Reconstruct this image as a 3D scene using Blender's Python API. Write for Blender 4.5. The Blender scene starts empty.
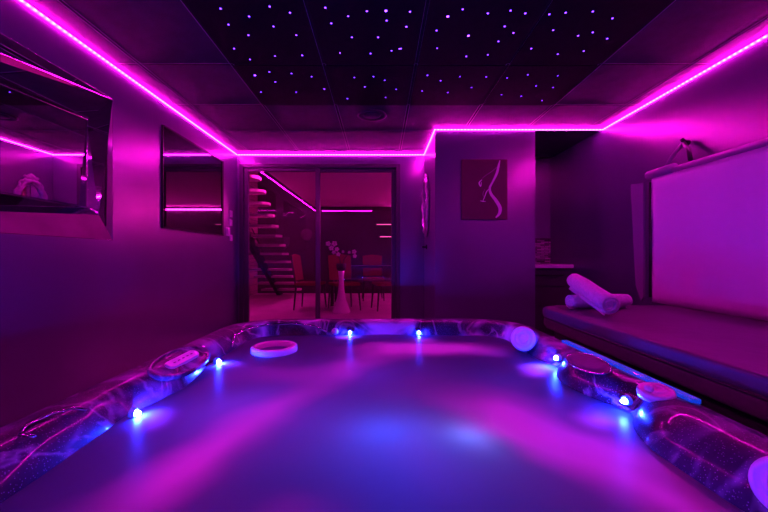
import bpy, bmesh, math, random
from mathutils import Vector, Matrix, noise
R = math.radians
random.seed(7)
sc = bpy.context.scene
COL = sc.collection
H = 0.905          # eye height above the floor; everything below is laid out relative to the eye, obj() adds H

# ------------------------------------------------------------------ camera, world, exposure
cam = bpy.data.objects.new('camera', bpy.data.cameras.new('camera'))
COL.objects.link(cam)
cam.location = (0, 0, H)
cam.rotation_euler = (R(90), 0, 0)
cam.data.lens = 36.0 * 345 / 768
cam.data.shift_x = 4 / 768
cam.data.shift_y = -1 / 768 * -1
cam.data.clip_start = 0.02
sc.camera = cam
w = bpy.data.worlds.new('world'); sc.world = w
w.use_nodes = True
w.node_tree.nodes['Background'].inputs[0].default_value = (0.0, 0.0, 0.0, 1)
sc.view_settings.view_transform = 'Standard'
sc.view_settings.look = 'None'
sc.view_settings.exposure = 0.0
sc.view_settings.gamma = 1.0
sc.view_settings.use_curve_mapping = False
sc.cycles.use_denoising = True
sc.cycles.max_bounces = 10
sc.cycles.diffuse_bounces = 4
sc.cycles.glossy_bounces = 5
sc.cycles.transparent_max_bounces = 16
sc.cycles.sample_clamp_indirect = 6.0
sc.cycles.caustics_reflective = False
sc.cycles.caustics_refractive = False

STRIP = 165.0       # radiance of the pink tape
LED = 4200.0        # radiance of a spa light
POOL_BLUE = 19.0    # lights added under the water, W
PINK = (1.0, 0.0045, 0.70)
BLUE = (0.01, 0.07, 1.0)

# ------------------------------------------------------------------ materials
def mat(name, base=(.5, .5, .5), rough=.5, metal=0.0, spec=.5, coat=0.0, emit=None, es=0.0, coat_rough=.05):
    m = bpy.data.materials.new(name); m.use_nodes = True
    b = m.node_tree.nodes['Principled BSDF']
    b.inputs['Base Color'].default_value = (*base, 1)
    b.inputs['Roughness'].default_value = rough
    b.inputs['Metallic'].default_value = metal
    b.inputs['Specular IOR Level'].default_value = spec
    b.inputs['Coat Weight'].default_value = coat
    b.inputs['Coat Roughness'].default_value = coat_rough
    if emit:
        b.inputs['Emission Color'].default_value = (*emit, 1)
        b.inputs['Emission Strength'].default_value = es
    return m

def vary(m, scale=4.0, lo=.8, hi=1.2, bump=0.0, bscale=60.0, stretch=(1, 1, 1), detail=5.0):
    """noise variation of the base colour and a fine bump"""
    nt = m.node_tree; b = nt.nodes['Principled BSDF']
    base = tuple(b.inputs['Base Color'].default_value)
    tc = nt.nodes.new('ShaderNodeTexCoord')
    mp = nt.nodes.new('ShaderNodeMapping'); mp.inputs['Scale'].default_value = stretch
    nt.links.new(tc.outputs['Object'], mp.inputs[0])
    n = nt.nodes.new('ShaderNodeTexNoise'); n.inputs['Scale'].default_value = scale; n.inputs['Detail'].default_value = detail
    nt.links.new(mp.outputs[0], n.inputs['Vector'])
    cr = nt.nodes.new('ShaderNodeValToRGB')
    cr.color_ramp.elements[0].position = .3; cr.color_ramp.elements[1].position = .7
    cr.color_ramp.elements[0].color = (*[c * lo for c in base[:3]], 1)
    cr.color_ramp.elements[1].color = (*[min(1, c * hi) for c in base[:3]], 1)
    nt.links.new(n.outputs[0], cr.inputs[0]); nt.links.new(cr.outputs[0], b.inputs['Base Color'])
    if bump:
        n2 = nt.nodes.new('ShaderNodeTexNoise'); n2.inputs['Scale'].default_value = bscale; n2.inputs['Detail'].default_value = 4
        nt.links.new(mp.outputs[0], n2.inputs['Vector'])
        bp = nt.nodes.new('ShaderNodeBump'); bp.inputs['Strength'].default_value = bump; bp.inputs['Distance'].default_value = .01
        nt.links.new(n2.outputs[0], bp.inputs['Height']); nt.links.new(bp.outputs[0], b.inputs['Normal'])
    return m

M = {}
M['wall'] = vary(mat('wall_paint', (.080, .078, .135), .28, spec=.5), 3, .9, 1.1, .04, 90)
M['wall'].node_tree.nodes['Principled BSDF'].inputs['IOR'].default_value = 2.3
M['tile'] = vary(mat('ceiling_tile', (.04, .036, .045), .5, spec=.15), 12, .8, 1.2, .15, 160)
M['startile'] = vary(mat('star_panel', (.007, .006, .008), .6, spec=.06), 20, .8, 1.2, .1, 160)
M['grid'] = mat('grid_metal', (.45, .40, .42), .4)
M['griddark'] = mat('grid_dark', (.01, .009, .011), .6, spec=.1)  # near-black base of the grid bars
M['floor'] = vary(mat('floor_dark', (.20, .18, .19), .3), 3, .8, 1.2)
M['frame'] = mat('door_metal', (.06, .055, .07), .35, spec=.6)
M['black'] = mat('black_plastic', (.012, .012, .014), .3)
M['blackmetal'] = mat('black_metal', (.015, .014, .016), .4, metal=.5)
M['mirror'] = mat('mirror_glass', (.78, .76, .80), .015, metal=1.0)
M['mirrorfacet'] = mat('mirror_facet', (.92, .88, .92), .03, metal=1.0)
M['darkmirror'] = mat('tinted_mirror', (.30, .26, .34), .02, metal=1.0)
M['chrome'] = mat('chrome', (.75, .75, .78), .12, metal=1.0)
M['silver'] = vary(mat('silver_leaf', (.72, .68, .72), .3, metal=.75), 30, .7, 1.1, .3, 80)
M['white'] = mat('white_plastic', (.78, .76, .8), .35)
M['cap'] = mat('white_cap', (.80, .76, .82), .3)
M['vinyl'] = vary(mat('white_vinyl', (.84, .80, .88), .45), 2.5, .93, 1.0, .25, 7)
M['vinyledge'] = mat('vinyl_edge', (.26, .24, .30), .4)
M['bench'] = vary(mat('bench_vinyl', (.085, .07, .09), .45, spec=.5), 5, .85, 1.15, .35, 9)
M['benchbase'] = mat('bench_base', (.02, .018, .022), .5)
M['towel'] = vary(mat('towel_cotton', (.80, .76, .82), .95, spec=.1), 60, .85, 1.05, .9, 260)
M['canvas'] = vary(mat('print_ground', (.10, .012, .04), .6), 6, .85, 1.15)
M['canvasedge'] = mat('print_edge', (.05, .02, .04), .6)
M['line'] = mat('print_line', (.72, .45, .68), .6)
M['line2'] = mat('print_line_faint', (.36, .12, .28), .6)
M['counter'] = mat('counter_top', (.75, .70, .75), .25)
M['cabinet'] = mat('cabinet_dark', (.06, .05, .07), .4)
M['cushion'] = vary(mat('headrest_foam', (.10, .09, .13), .45), 20, .85, 1.15, .15, 120)
M['tread'] = vary(mat('tread_wood', (.60, .45, .48), .45), 6, .8, 1.15, .1, 40, (1, 8, 8))
M['roomwall'] = vary(mat('room_wall', (.08, .05, .07), .6), 2, .8, 1.2)
M['roomdark'] = mat('room_dark_wall', (.03, .02, .025), .6)
M['roomceil'] = mat('room_ceiling', (.9, .75, .8), .7)
M['roomfloor'] = vary(mat('room_floor', (.65, .5, .55), .35), 3, .8, 1.15)
M['redfabric'] = mat('red_fabric', (.20, .02, .03), .8)
M['vase'] = mat('vase_ceramic', (.85, .78, .82), .2)
M['petal'] = mat('orchid_petal', (.85, .75, .82), .6)
M['stem'] = mat('orchid_stem', (.06, .12, .05), .6)
M['switch'] = mat('switch_plate', (.7, .66, .72), .3)
M['star'] = mat('star_light', (.1, .1, .1), .5, emit=(.15, .035, 1.0), es=9.0)
M['starb'] = mat('star_light_bright', (.1, .1, .1), .5, emit=(.15, .03, 1.0), es=16.0)
M['led'] = mat('spa_led', (.2, .2, .2), .3, emit=(.006, .022, 1.0), es=LED)
M['bezel'] = mat('light_bezel', (.3, .35, .6), .2, emit=(.01, .06, 1.0), es=.5)  # weak emission paints the halo around each spa light
M['insert'] = vary(mat('rim_insert', (.01, .03, .22), .25, coat=.6, emit=(.004, .06, 1.0), es=.6), 60, .2, 1.6, .6, 120)
M['ledweak'] = mat('spa_led_weak', (.2, .2, .2), .3, emit=(.012, .06, 1.0), es=60)
M['lamp'] = mat('shelf_lamp', (.2, .2, .2), .3, emit=(1.0, .10, .40), es=3.0)

def strip_mat(name, color, strength, axis, pitch=.033):
    m = mat(name, (.2, .2, .2), .5)
    nt = m.node_tree; b = nt.nodes['Principled BSDF']
    tc = nt.nodes.new('ShaderNodeTexCoord'); sx = nt.nodes.new('ShaderNodeSeparateXYZ')
    nt.links.new(tc.outputs['Object'], sx.inputs[0])
    mu = nt.nodes.new('ShaderNodeMath'); mu.operation = 'MULTIPLY'; mu.inputs[1].default_value = 2 * math.pi / pitch
    nt.links.new(sx.outputs[axis], mu.inputs[0])
    si = nt.nodes.new('ShaderNodeMath'); si.operation = 'SINE'; nt.links.new(mu.outputs[0], si.inputs[0])
    ma = nt.nodes.new('ShaderNodeMath'); ma.operation = 'MULTIPLY_ADD'
    ma.inputs[1].default_value = .62 * strength; ma.inputs[2].default_value = strength
    nt.links.new(si.outputs[0], ma.inputs[0])
    b.inputs['Emission Color'].default_value = (*color, 1)
    nt.links.new(ma.outputs[0], b.inputs['Emission Strength'])
    return m
M['strip_x'] = strip_mat('led_tape_x', PINK, STRIP, 0)
M['strip_y'] = strip_mat('led_tape_y', PINK, STRIP, 1)
M['roomstrip_x'] = strip_mat('room_tape_x', (1.0, .010, .52), 180, 0, .10)
M['roomfill_y'] = strip_mat('room_fill_y', (1.0, .010, .52), 180, 1, .10)

def glass_mat(name, tint, boost=1.0):
    m = bpy.data.materials.new(name); m.use_nodes = True
    nt = m.node_tree; nt.nodes.clear()
    out = nt.nodes.new('ShaderNodeOutputMaterial')
    tr = nt.nodes.new('ShaderNodeBsdfTransparent'); tr.inputs[0].default_value = (*tint, 1)
    gl = nt.nodes.new('ShaderNodeBsdfGlossy'); gl.inputs['Roughness'].default_value = 0.0
    lw = nt.nodes.new('ShaderNodeLayerWeight'); lw.inputs[0].default_value = .5
    p = nt.nodes.new('ShaderNodeMath'); p.operation = 'POWER'; p.inputs[1].default_value = 5
    nt.links.new(lw.outputs['Facing'], p.inputs[0])
    a = nt.nodes.new('ShaderNodeMath'); a.operation = 'MULTIPLY_ADD'; a.inputs[1].default_value = .95; a.inputs[2].default_value = .05 * boost
    nt.links.new(p.outputs[0], a.inputs[0])
    mx = nt.nodes.new('ShaderNodeMixShader')
    nt.links.new(a.outputs[0], mx.inputs[0]); nt.links.new(tr.outputs[0], mx.inputs[1]); nt.links.new(gl.outputs[0], mx.inputs[2])
    nt.links.new(mx.outputs[0], out.inputs[0])
    return m
M['glass'] = glass_mat('door_glass', (.90, .86, .90), 1.2)

def brick_mat():
    m = mat('dark_brick', (.2, .1, .1), .8)
    nt = m.node_tree; b = nt.nodes['Principled BSDF']
    tc = nt.nodes.new('ShaderNodeTexCoord'); mp = nt.nodes.new('ShaderNodeMapping'); mp.inputs['Rotation'].default_value = (R(90), 0, R(90))
    nt.links.new(tc.outputs['Object'], mp.inputs[0])
    br = nt.nodes.new('ShaderNodeTexBrick'); br.inputs['Scale'].default_value = 3.2
    br.inputs['Color1'].default_value = (.30, .16, .18, 1); br.inputs['Color2'].default_value = (.16, .08, .10, 1); br.inputs['Mortar'].default_value = (.06, .05, .05, 1)
    nt.links.new(mp.outputs[0], br.inputs['Vector']); nt.links.new(br.outputs['Color'], b.inputs['Base Color'])
    return m
M['brick'] = brick_mat()

def mosaic_mat():
    m = mat('mosaic', (.3, .3, .3), .2)
    nt = m.node_tree; b = nt.nodes['Principled BSDF']
    tc = nt.nodes.new('ShaderNodeTexCoord'); mp = nt.nodes.new('ShaderNodeMapping'); mp.inputs['Rotation'].default_value = (R(90), 0, 0)
    nt.links.new(tc.outputs['Object'], mp.inputs[0])
    br = nt.nodes.new('ShaderNodeTexBrick'); br.inputs['Scale'].default_value = 9
    br.inputs['Brick Width'].default_value = .9; br.inputs['Row Height'].default_value = .17
    br.inputs['Color1'].default_value = (.55, .45, .5, 1); br.inputs['Color2'].default_value = (.05, .04, .05, 1); br.inputs['Mortar'].default_value = (.02, .02, .02, 1)
    nt.links.new(mp.outputs[0], br.inputs['Vector']); nt.links.new(br.outputs['Color'], b.inputs['Base Color'])
    return m
M['mosaic'] = mosaic_mat()

def marble_mat():
    m = mat('spa_acrylic', (.05, .03, .10), .35, spec=.2, coat=.38, coat_rough=.06)
    nt = m.node_tree; b = nt.nodes['Principled BSDF']
    tc = nt.nodes.new('ShaderNodeTexCoord')
    n0 = nt.nodes.new('ShaderNodeTexNoise'); n0.inputs['Scale'].default_value = 3.2; n0.inputs['Detail'].default_value = 3
    n0.inputs['Distortion'].default_value = 1.2
    nt.links.new(tc.outputs['Object'], n0.inputs['Vector'])
    c0 = nt.nodes.new('ShaderNodeValToRGB')
    e = c0.color_ramp.elements
    e[0].position = .32; e[0].color = (.012, .010, .022, 1)
    e[1].position = .66; e[1].color = (.42, .38, .60, 1)
    x = e.new(.50); x.color = (.035, .03, .07, 1)
    x = e.new(.58); x.color = (.17, .15, .28, 1)
    nt.links.new(n0.outputs[0], c0.inputs[0])
    n1 = nt.nodes.new('ShaderNodeTexNoise'); n1.inputs['Scale'].default_value = 2.2; n1.inputs['Detail'].default_value = 4; n1.inputs['Distortion'].default_value = 1.8
    nt.links.new(tc.outputs['Object'], n1.inputs['Vector'])
    c1 = nt.nodes.new('ShaderNodeValToRGB'); e = c1.color_ramp.elements
    e[0].position = .475; e[0].color = (0, 0, 0, 1)
    e[1].position = .525; e[1].color = (0, 0, 0, 1)
    x = e.new(.50); x.color = (.35, .35, .35, 1)
    nt.links.new(n1.outputs[0], c1.inputs[0])
    v = nt.nodes.new('ShaderNodeTexVoronoi'); v.inputs['Scale'].default_value = 160
    nt.links.new(tc.outputs['Object'], v.inputs['Vector'])
    c2 = nt.nodes.new('ShaderNodeValToRGB'); e = c2.color_ramp.elements
    e[0].position = .10; e[0].color = (.8, .8, .8, 1); e[1].position = .26; e[1].color = (0, 0, 0, 1)
    nt.links.new(v.outputs['Distance'], c2.inputs[0])
    mx = nt.nodes.new('ShaderNodeMix'); mx.data_type = 'RGBA'; mx.blend_type = 'MIX'
    nt.links.new(c1.outputs[0], mx.inputs[0]); nt.links.new(c0.outputs[0], mx.inputs[6]); mx.inputs[7].default_value = (.55, .50, .66, 1)
    mx2 = nt.nodes.new('ShaderNodeMix'); mx2.data_type = 'RGBA'
    mm = nt.nodes.new('ShaderNodeMath'); mm.operation = 'MULTIPLY'; mm.inputs[1].default_value = .45
    nt.links.new(c2.outputs[0], mm.inputs[0]); nt.links.new(mm.outputs[0], mx2.inputs[0])
    nt.links.new(mx.outputs[2], mx2.inputs[6]); mx2.inputs[7].default_value = (.6, .55, .75, 1)
    nt.links.new(mx2.outputs[2], b.inputs['Base Color'])
    return m
M['marble'] = marble_mat()

# light pools and reflections painted as pale froth: x, y, turn, half-length, half-width, strength
GLOW_PATCHES = [(-.70, 1.08, 0, .15, .12, .6), (-.69, 1.62, 0, .14, .10, .5), (-.193, 2.12, 0, .16, .12, .8), (.25, 2.12, 0, .16, .12, .6), (.72, 1.54, 0, .12, .16, .9), (.70, 1.10, 0, .10, .12, .6),
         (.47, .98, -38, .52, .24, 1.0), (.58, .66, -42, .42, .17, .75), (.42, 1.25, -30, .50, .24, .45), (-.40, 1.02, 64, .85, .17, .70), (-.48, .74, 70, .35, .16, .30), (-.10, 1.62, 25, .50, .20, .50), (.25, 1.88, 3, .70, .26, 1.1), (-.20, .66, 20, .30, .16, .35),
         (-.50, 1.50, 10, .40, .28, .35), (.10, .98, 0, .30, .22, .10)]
def water_mat():
    """bubbly spa water: scattering froth, with glow painted in, below a soft gloss"""
    m = bpy.data.materials.new('frothy_water'); m.use_nodes = True
    nt = m.node_tree; nt.nodes.clear()
    out = nt.nodes.new('ShaderNodeOutputMaterial')
    tc = nt.nodes.new('ShaderNodeTexCoord')
    # painted glow strength: patches (object space = metres from the eye's foot) broken up by noise
    def node(t, **k):
        n_ = nt.nodes.new(t)
        for a_, v_ in k.items(): setattr(n_, a_, v_)
        return n_
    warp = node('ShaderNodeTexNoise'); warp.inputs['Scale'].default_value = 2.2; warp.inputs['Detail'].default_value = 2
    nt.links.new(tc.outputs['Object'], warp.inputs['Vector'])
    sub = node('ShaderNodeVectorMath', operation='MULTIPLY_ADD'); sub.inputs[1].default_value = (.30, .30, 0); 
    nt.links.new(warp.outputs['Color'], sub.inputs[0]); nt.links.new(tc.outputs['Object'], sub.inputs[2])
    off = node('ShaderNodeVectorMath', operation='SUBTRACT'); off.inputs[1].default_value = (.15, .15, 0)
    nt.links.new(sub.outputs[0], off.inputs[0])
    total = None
    for (x, y, ang, ra, rb, amp) in GLOW_PATCHES:
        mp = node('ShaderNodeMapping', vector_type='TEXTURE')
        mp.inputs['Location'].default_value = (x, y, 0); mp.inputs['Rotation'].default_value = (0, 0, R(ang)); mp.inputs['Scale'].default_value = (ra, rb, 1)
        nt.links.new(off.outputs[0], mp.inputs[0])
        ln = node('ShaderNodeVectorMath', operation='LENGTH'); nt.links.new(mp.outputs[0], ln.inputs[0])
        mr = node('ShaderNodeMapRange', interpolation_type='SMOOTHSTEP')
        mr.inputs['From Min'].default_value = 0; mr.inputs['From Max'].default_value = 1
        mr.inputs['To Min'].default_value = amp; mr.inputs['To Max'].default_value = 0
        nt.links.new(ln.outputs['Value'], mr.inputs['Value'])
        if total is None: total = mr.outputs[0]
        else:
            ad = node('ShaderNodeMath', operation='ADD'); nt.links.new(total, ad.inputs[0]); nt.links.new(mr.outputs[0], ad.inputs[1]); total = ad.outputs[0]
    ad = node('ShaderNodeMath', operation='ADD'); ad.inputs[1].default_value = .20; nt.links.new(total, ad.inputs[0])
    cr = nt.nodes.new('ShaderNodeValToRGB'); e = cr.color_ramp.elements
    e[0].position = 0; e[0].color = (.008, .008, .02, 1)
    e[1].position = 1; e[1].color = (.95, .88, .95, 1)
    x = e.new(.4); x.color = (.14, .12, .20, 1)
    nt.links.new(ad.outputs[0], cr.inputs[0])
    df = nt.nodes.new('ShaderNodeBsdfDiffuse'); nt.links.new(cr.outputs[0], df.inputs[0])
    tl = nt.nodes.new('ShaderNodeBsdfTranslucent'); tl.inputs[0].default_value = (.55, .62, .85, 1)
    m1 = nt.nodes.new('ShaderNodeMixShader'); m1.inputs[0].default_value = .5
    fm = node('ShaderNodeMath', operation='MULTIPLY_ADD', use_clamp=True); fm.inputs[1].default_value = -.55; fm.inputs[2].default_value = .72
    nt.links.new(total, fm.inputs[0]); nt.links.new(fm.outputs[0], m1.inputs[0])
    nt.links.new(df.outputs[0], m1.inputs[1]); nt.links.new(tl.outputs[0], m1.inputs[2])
    gl = nt.nodes.new('ShaderNodeBsdfGlossy'); gl.inputs['Roughness'].default_value = .33
    lw = nt.nodes.new('ShaderNodeLayerWeight'); lw.inputs[0].default_value = .5
    p = nt.nodes.new('ShaderNodeMath'); p.operation = 'POWER'; p.inputs[1].default_value = 3.2
    nt.links.new(lw.outputs['Facing'], p.inputs[0])
    a = nt.nodes.new('ShaderNodeMath'); a.operation = 'MULTIPLY_ADD'; a.inputs[1].default_value = .20; a.inputs[2].default_value = .006; a.use_clamp = True
    nt.links.new(p.outputs[0], a.inputs[0])
    m2 = nt.nodes.new('ShaderNodeMixShader')
    nt.links.new(a.outputs[0], m2.inputs[0]); nt.links.new(m1.outputs[0], m2.inputs[1]); nt.links.new(gl.outputs[0], m2.inputs[2])
    nt.links.new(m2.outputs[0], out.inputs[0])
    return m
M['water'] = water_mat()

# ------------------------------------------------------------------ mesh helpers (eye-relative coordinates)
ORG = {}
def bx(bm, x0, x1, y0, y1, z0, z1, bevel=0.0, seg=2):
    r = bmesh.ops.create_cube(bm, size=1)
    vs = r['verts']
    for v in vs:
        v.co = Vector(((x0 + x1) / 2 + v.co.x * (x1 - x0), (y0 + y1) / 2 + v.co.y * (y1 - y0), (z0 + z1) / 2 + v.co.z * (z1 - z0)))
    if bevel:
        es = list({e for v in vs for e in v.link_edges})
        bmesh.ops.bevel(bm, geom=es, offset=bevel, segments=seg, profile=.5, affect='EDGES')
    return bm

def box(*a, **k):
    return bx(bmesh.new(), *a, **k)

def tube(bm, pts, r, n=8, closed=False, cap=True, squash=None):
    """sweep a circle of radius r (number or list) along pts"""
    pts = [Vector(p) for p in pts]; L = len(pts)
    rs = r if isinstance(r, (list, tuple)) else [r] * L
    rings = []; up = Vector((0, 0, 1)); prev = None
    for i, p in enumerate(pts):
        a = pts[(i - 1) % L] if (closed or i > 0) else p
        b = pts[(i + 1) % L] if (closed or i < L - 1) else p
        t = (b - a).normalized()
        if prev is None:
            s = t.cross(up)
            if s.length < .1: s = t.cross(Vector((1, 0, 0)))
        else:
            s = prev - t * prev.dot(t)
        s.normalize(); prev = s; q = t.cross(s)
        rings.append([bm.verts.new(p + (s * math.cos(2 * math.pi * k / n) + q * math.sin(2 * math.pi * k / n)) * rs[i]) for k in range(n)])
    for i in range(L if closed else L - 1):
        A, B = rings[i], rings[(i + 1) % L]
        for k in range(n):
            bm.faces.new((A[k], A[(k + 1) % n], B[(k + 1) % n], B[k]))
    if cap and not closed:
        bm.faces.new(rings[0][::-1]); bm.faces.new(rings[-1])
    return bm

def lathe(bm, prof, n=24, mtx=None):
    """prof: (radius, height) list about z, then placed with mtx"""
    mtx = mtx or Matrix.Identity(4); rings = []
    for r, z in prof:
        if r < 1e-5: rings.append([bm.verts.new(mtx @ Vector((0, 0, z)))])
        else: rings.append([bm.verts.new(mtx @ Vector((r * math.cos(2 * math.pi * k / n), r * math.sin(2 * math.pi * k / n), z))) for k in range(n)])
    for A, B in zip(rings, rings[1:]):
        if len(A) == 1 and len(B) == 1: continue
        for k in range(n):
            if len(A) == 1: bm.faces.new((A[0], B[(k + 1) % n], B[k]))
            elif len(B) == 1: bm.faces.new((A[k], A[(k + 1) % n], B[0]))
            else: bm.faces.new((A[k], A[(k + 1) % n], B[(k + 1) % n], B[k]))
    return bm

def orient(loc, axis):
    """matrix that sends +z to axis, at loc"""
    q = Vector((0, 0, 1)).rotation_difference(Vector(axis).normalized())
    return Matrix.Translation(loc) @ q.to_matrix().to_4x4()

def blob(bm, loc, rx, ry, rz, sub=2, axis=None):
    r = bmesh.ops.create_icosphere(bm, subdivisions=sub, radius=1)
    m = orient(loc, axis) if axis else Matrix.Translation(loc)
    for v in r['verts']: v.co = m @ Vector((v.co.x * rx, v.co.y * ry, v.co.z * rz))
    return bm

def prism(bm, pts2, f, d0, d1):
    """extrude a 2-D outline between depths d0, d1; f(u, v, d) -> 3-D"""
    A = [bm.verts.new(f(u, v, d0)) for u, v in pts2]; B = [bm.verts.new(f(u, v, d1)) for u, v in pts2]
    bm.faces.new(A); bm.faces.new(B[::-1]); n = len(A)
    for i in range(n): bm.faces.new((A[i], B[i], B[(i + 1) % n], A[(i + 1) % n]))
    return bm

def tag(o, label=None, cat=None, group=None, kind=None):
    if label: o['label'] = label
    if cat: o['category'] = cat
    if group: o['group'] = group
    if kind: o['kind'] = kind
    return o

def obj(name, bm, m, parent=None, smooth=False, label=None, origin=None):
    bmesh.ops.recalc_face_normals(bm, faces=bm.faces[:])
    me = bpy.data.meshes.new(name)
    if parent is not None: o0 = ORG[parent.name]
    elif origin is not None: o0 = Vector(origin)
    else:
        xs = [v.co for v in bm.verts]
        o0 = Vector(((min(v.x for v in xs) + max(v.x for v in xs)) / 2, (min(v.y for v in xs) + max(v.y for v in xs)) / 2, min(v.z for v in xs)))
    bmesh.ops.translate(bm, verts=bm.verts[:], vec=-o0)
    bm.to_mesh(me); bm.free()
    if smooth:
        for p in me.polygons: p.use_smooth = True
    me.materials.append(m)
    o = bpy.data.objects.new(name, me); COL.objects.link(o)
    if parent is not None: o.parent = parent
    else: o.location = o0 + Vector((0, 0, H))
    ORG[o.name] = o0
    if label: o['label'] = label
    return o

def thing(name, label, cat, loc, group=None):
    o = bpy.data.objects.new(name, None); COL.objects.link(o)
    o.empty_display_size = .1
    o.location = Vector(loc) + Vector((0, 0, H)); ORG[o.name] = Vector(loc)
    return tag(o, label, cat, group)

def struct(name, bm, m, parent=None, smooth=False):
    o = obj(name, bm, m, parent, smooth)
    if parent is None: o['kind'] = 'structure'
    return o

def dup(root, loc, rotz=0, label=None):
    r = root.copy(); COL.objects.link(r); r.location = Vector(loc) + Vector((0, 0, H)); r.rotation_euler = (0, 0, rotz)
    if label: r['label'] = label
    for ch in list(root.children):
        c = ch.copy(); COL.objects.link(c); c.parent = r
        for g in ch.children:
            d = g.copy(); COL.objects.link(d); d.parent = c
    return r

# ------------------------------------------------------------------ the room
XL, XR, YB, YP, YN = -1.745, 2.183, 4.21, 3.38, -.75      # left, right, door wall, partition front, wall behind the camera
PX0, PX1 = .54, 1.52                                    # the partition
ZF, ZC, ZS = -H, 1.257, 1.2456                          # floor, ceiling, tape height
YA = 4.42                                               # alcove back
struct('floor', box(XL - .1, XR + .1, YN - .1, YB, ZF - .1, ZF), M['floor'])
struct('wall_left', box(XL - .1, XL, YN - .1, YB, ZF, ZC), M['wall'])
struct('wall_right', box(XR, XR + .1, YN - .1, YA + .1, ZF, ZC), M['wall'])
struct('wall_near', box(XL, XR, YN - .1, YN, ZF, ZC), M['wall'])
DX0, DX1, DZ = -1.715, .245, 1.135                      # door opening
b = box(XL - .1, DX0, YB, YB + .12, ZF, ZC)
bx(b, DX0, DX1, YB, YB + .12, DZ, ZC)
bx(b, DX1, PX0, YB, YB + .12, ZF, ZC)
struct('wall_back', b, M['wall'])
struct('wall_partition', box(PX0, PX1, YP, YA, ZF, ZC), M['wall'])
b = box(PX1, XR, YA, YA + .1, ZF, ZC)
bx(b, PX1, XR, YP, YP + .03, 1.2452, ZC)
struct('wall_alcove', b, M['wall'])
struct('ceiling', box(XL - .1, XR + .1, YN - .1, YA + .12, ZC, ZC + .08), M['tile'])

# suspended ceiling grid: the bars between the tiles
gx = [-1.565 + .6 * i for i in range(7)]
gy = [2.25 + .6 * i for i in range(-5, 4)]
b = bmesh.new(); c = bmesh.new()
for x in gx:
    ye_ = YB if x < PX0 else YP
    for dx in (-.012, .009):
        bx(b, x + dx, x + dx + .003, YN, ye_, ZC - .0015, ZC)
    bx(c, x - .009, x + .009, YN, ye_, ZC - .001, ZC)
for y in gy:
    x1 = PX0 if y > YP else XR
    bx(b, XL, x1, y - .0105, y - .0085, ZC - .0015, ZC)
    bx(c, XL, x1, y - .0085, y + .009, ZC - .001, ZC)
struct('trim_1', b, M['grid']); struct('trim_2', c, M['griddark'])

# star panels: positions read off the photograph, carried onto the ceiling plane
def on_ceiling(px, py):
    d = ZC * 345 / (257 - py)
    return (px - 380) / 345 * d, d
S8 = [(66,25,0),(91,76,0),(157,50,0),(223,18,0),(288,38,0),(235,82,0),(155,110,0),(308,110,0),(109,153,0),(160,188,0),(240,177,0),(327,175,0),
      (401,22,0),(474,49,0),(534,33,0),(595,32,1),(597,63,0),(672,35,0),(660,83,0),(420,72,0),(486,117,0),(570,117,0),(448,167,0),(546,169,0),(613,160,0),(638,154,0),
      (176,239,1),(222,228,0),(293,233,0),(357,243,0),(241,260,0),(195,293,0),(308,293,0),(398,283,0),
      (494,246,0),(555,243,0),(591,255,0),(527,276,0),(628,284,0),(472,314,0),(594,310,0)]
S4 = [(32,35,0),(21,83,0),(153,50,1),(201,27,0),(281,40,0),(354,31,0),(401,40,0),(117,95,0),(219,112,1),(335,82,0),(363,103,0),(315,130,0),(119,152,0),(212,178,0),(281,173,0),(3,153,0),
      (478,43,0),(530,38,0),(617,34,0),(680,56,0),(490,94,0),(570,112,0),(617,101,0),(663,121,0),(420,153,0),(505,171,0),(588,161,0),
      (88,239,0),(130,256,0),(192,243,0),(276,244,0),(71,289,0),(153,294,0),(229,278,0),(343,247,0),(409,237,0),(505,240,0),(435,273,0),(490,278,0),(325,301,0),(388,306,0),(455,320,0)]
stars = [(*on_ceiling(200 + a / 3.2, c / 3.2), k) for a, c, k in S8] + [(*on_ceiling(400 + a / 3.2, c / 3.2), k) for a, c, k in S4]
# the rows overhead, seen in the door glass
for yy0 in (1.05, .45):
    for ci in range(4):
        for k in range(11):
            stars.append((-.965 + .6 * ci + random.uniform(.05, .55), yy0 + random.uniform(.05, .55), 0))
COLN = ['leftmost', 'second from left', 'second from right', 'rightmost']
ROWL = {1: 'black star-lit ceiling panel nearest the glass door, %s of four',
        0: 'black star-lit ceiling panel at the top of the photo, %s of four',
        -1: 'black star-lit ceiling panel above the hot tub, %s of four',
        -2: 'black star-lit panel overhead, farthest from the glass door, %s of four'}
for ri, y0 in ((1, 2.25), (0, 1.65), (-1, 1.05), (-2, .45)):
    for ci in range(4):
        x0 = -.965 + .6 * ci
        t = thing('star_panel', ROWL[ri] % COLN[ci], 'ceiling panel', (x0 + .3, y0 + .3, ZC - .004), 'star ceiling panels')
        obj('panel_board', box(x0 + .0095, x0 + .5895, y0 + .0095, y0 + .5905, ZC - .004, ZC - .0002), M['startile'], t)
        for sx, sy, k in stars:
            if x0 + .005 < sx <= x0 + .6 + .005 and y0 + .005 < sy <= y0 + .605:
                sx = min(max(sx, x0 + .02), x0 + .58); sy = min(max(sy, y0 + .02), y0 + .58)
                b = bmesh.new(); rr_ = .0078 if k else .0055
                blob(b, (sx, sy, ZC - .004), rr_, rr_, .003, 1)
                obj('star_light', b, M['starb' if k else 'star'], t)
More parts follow.
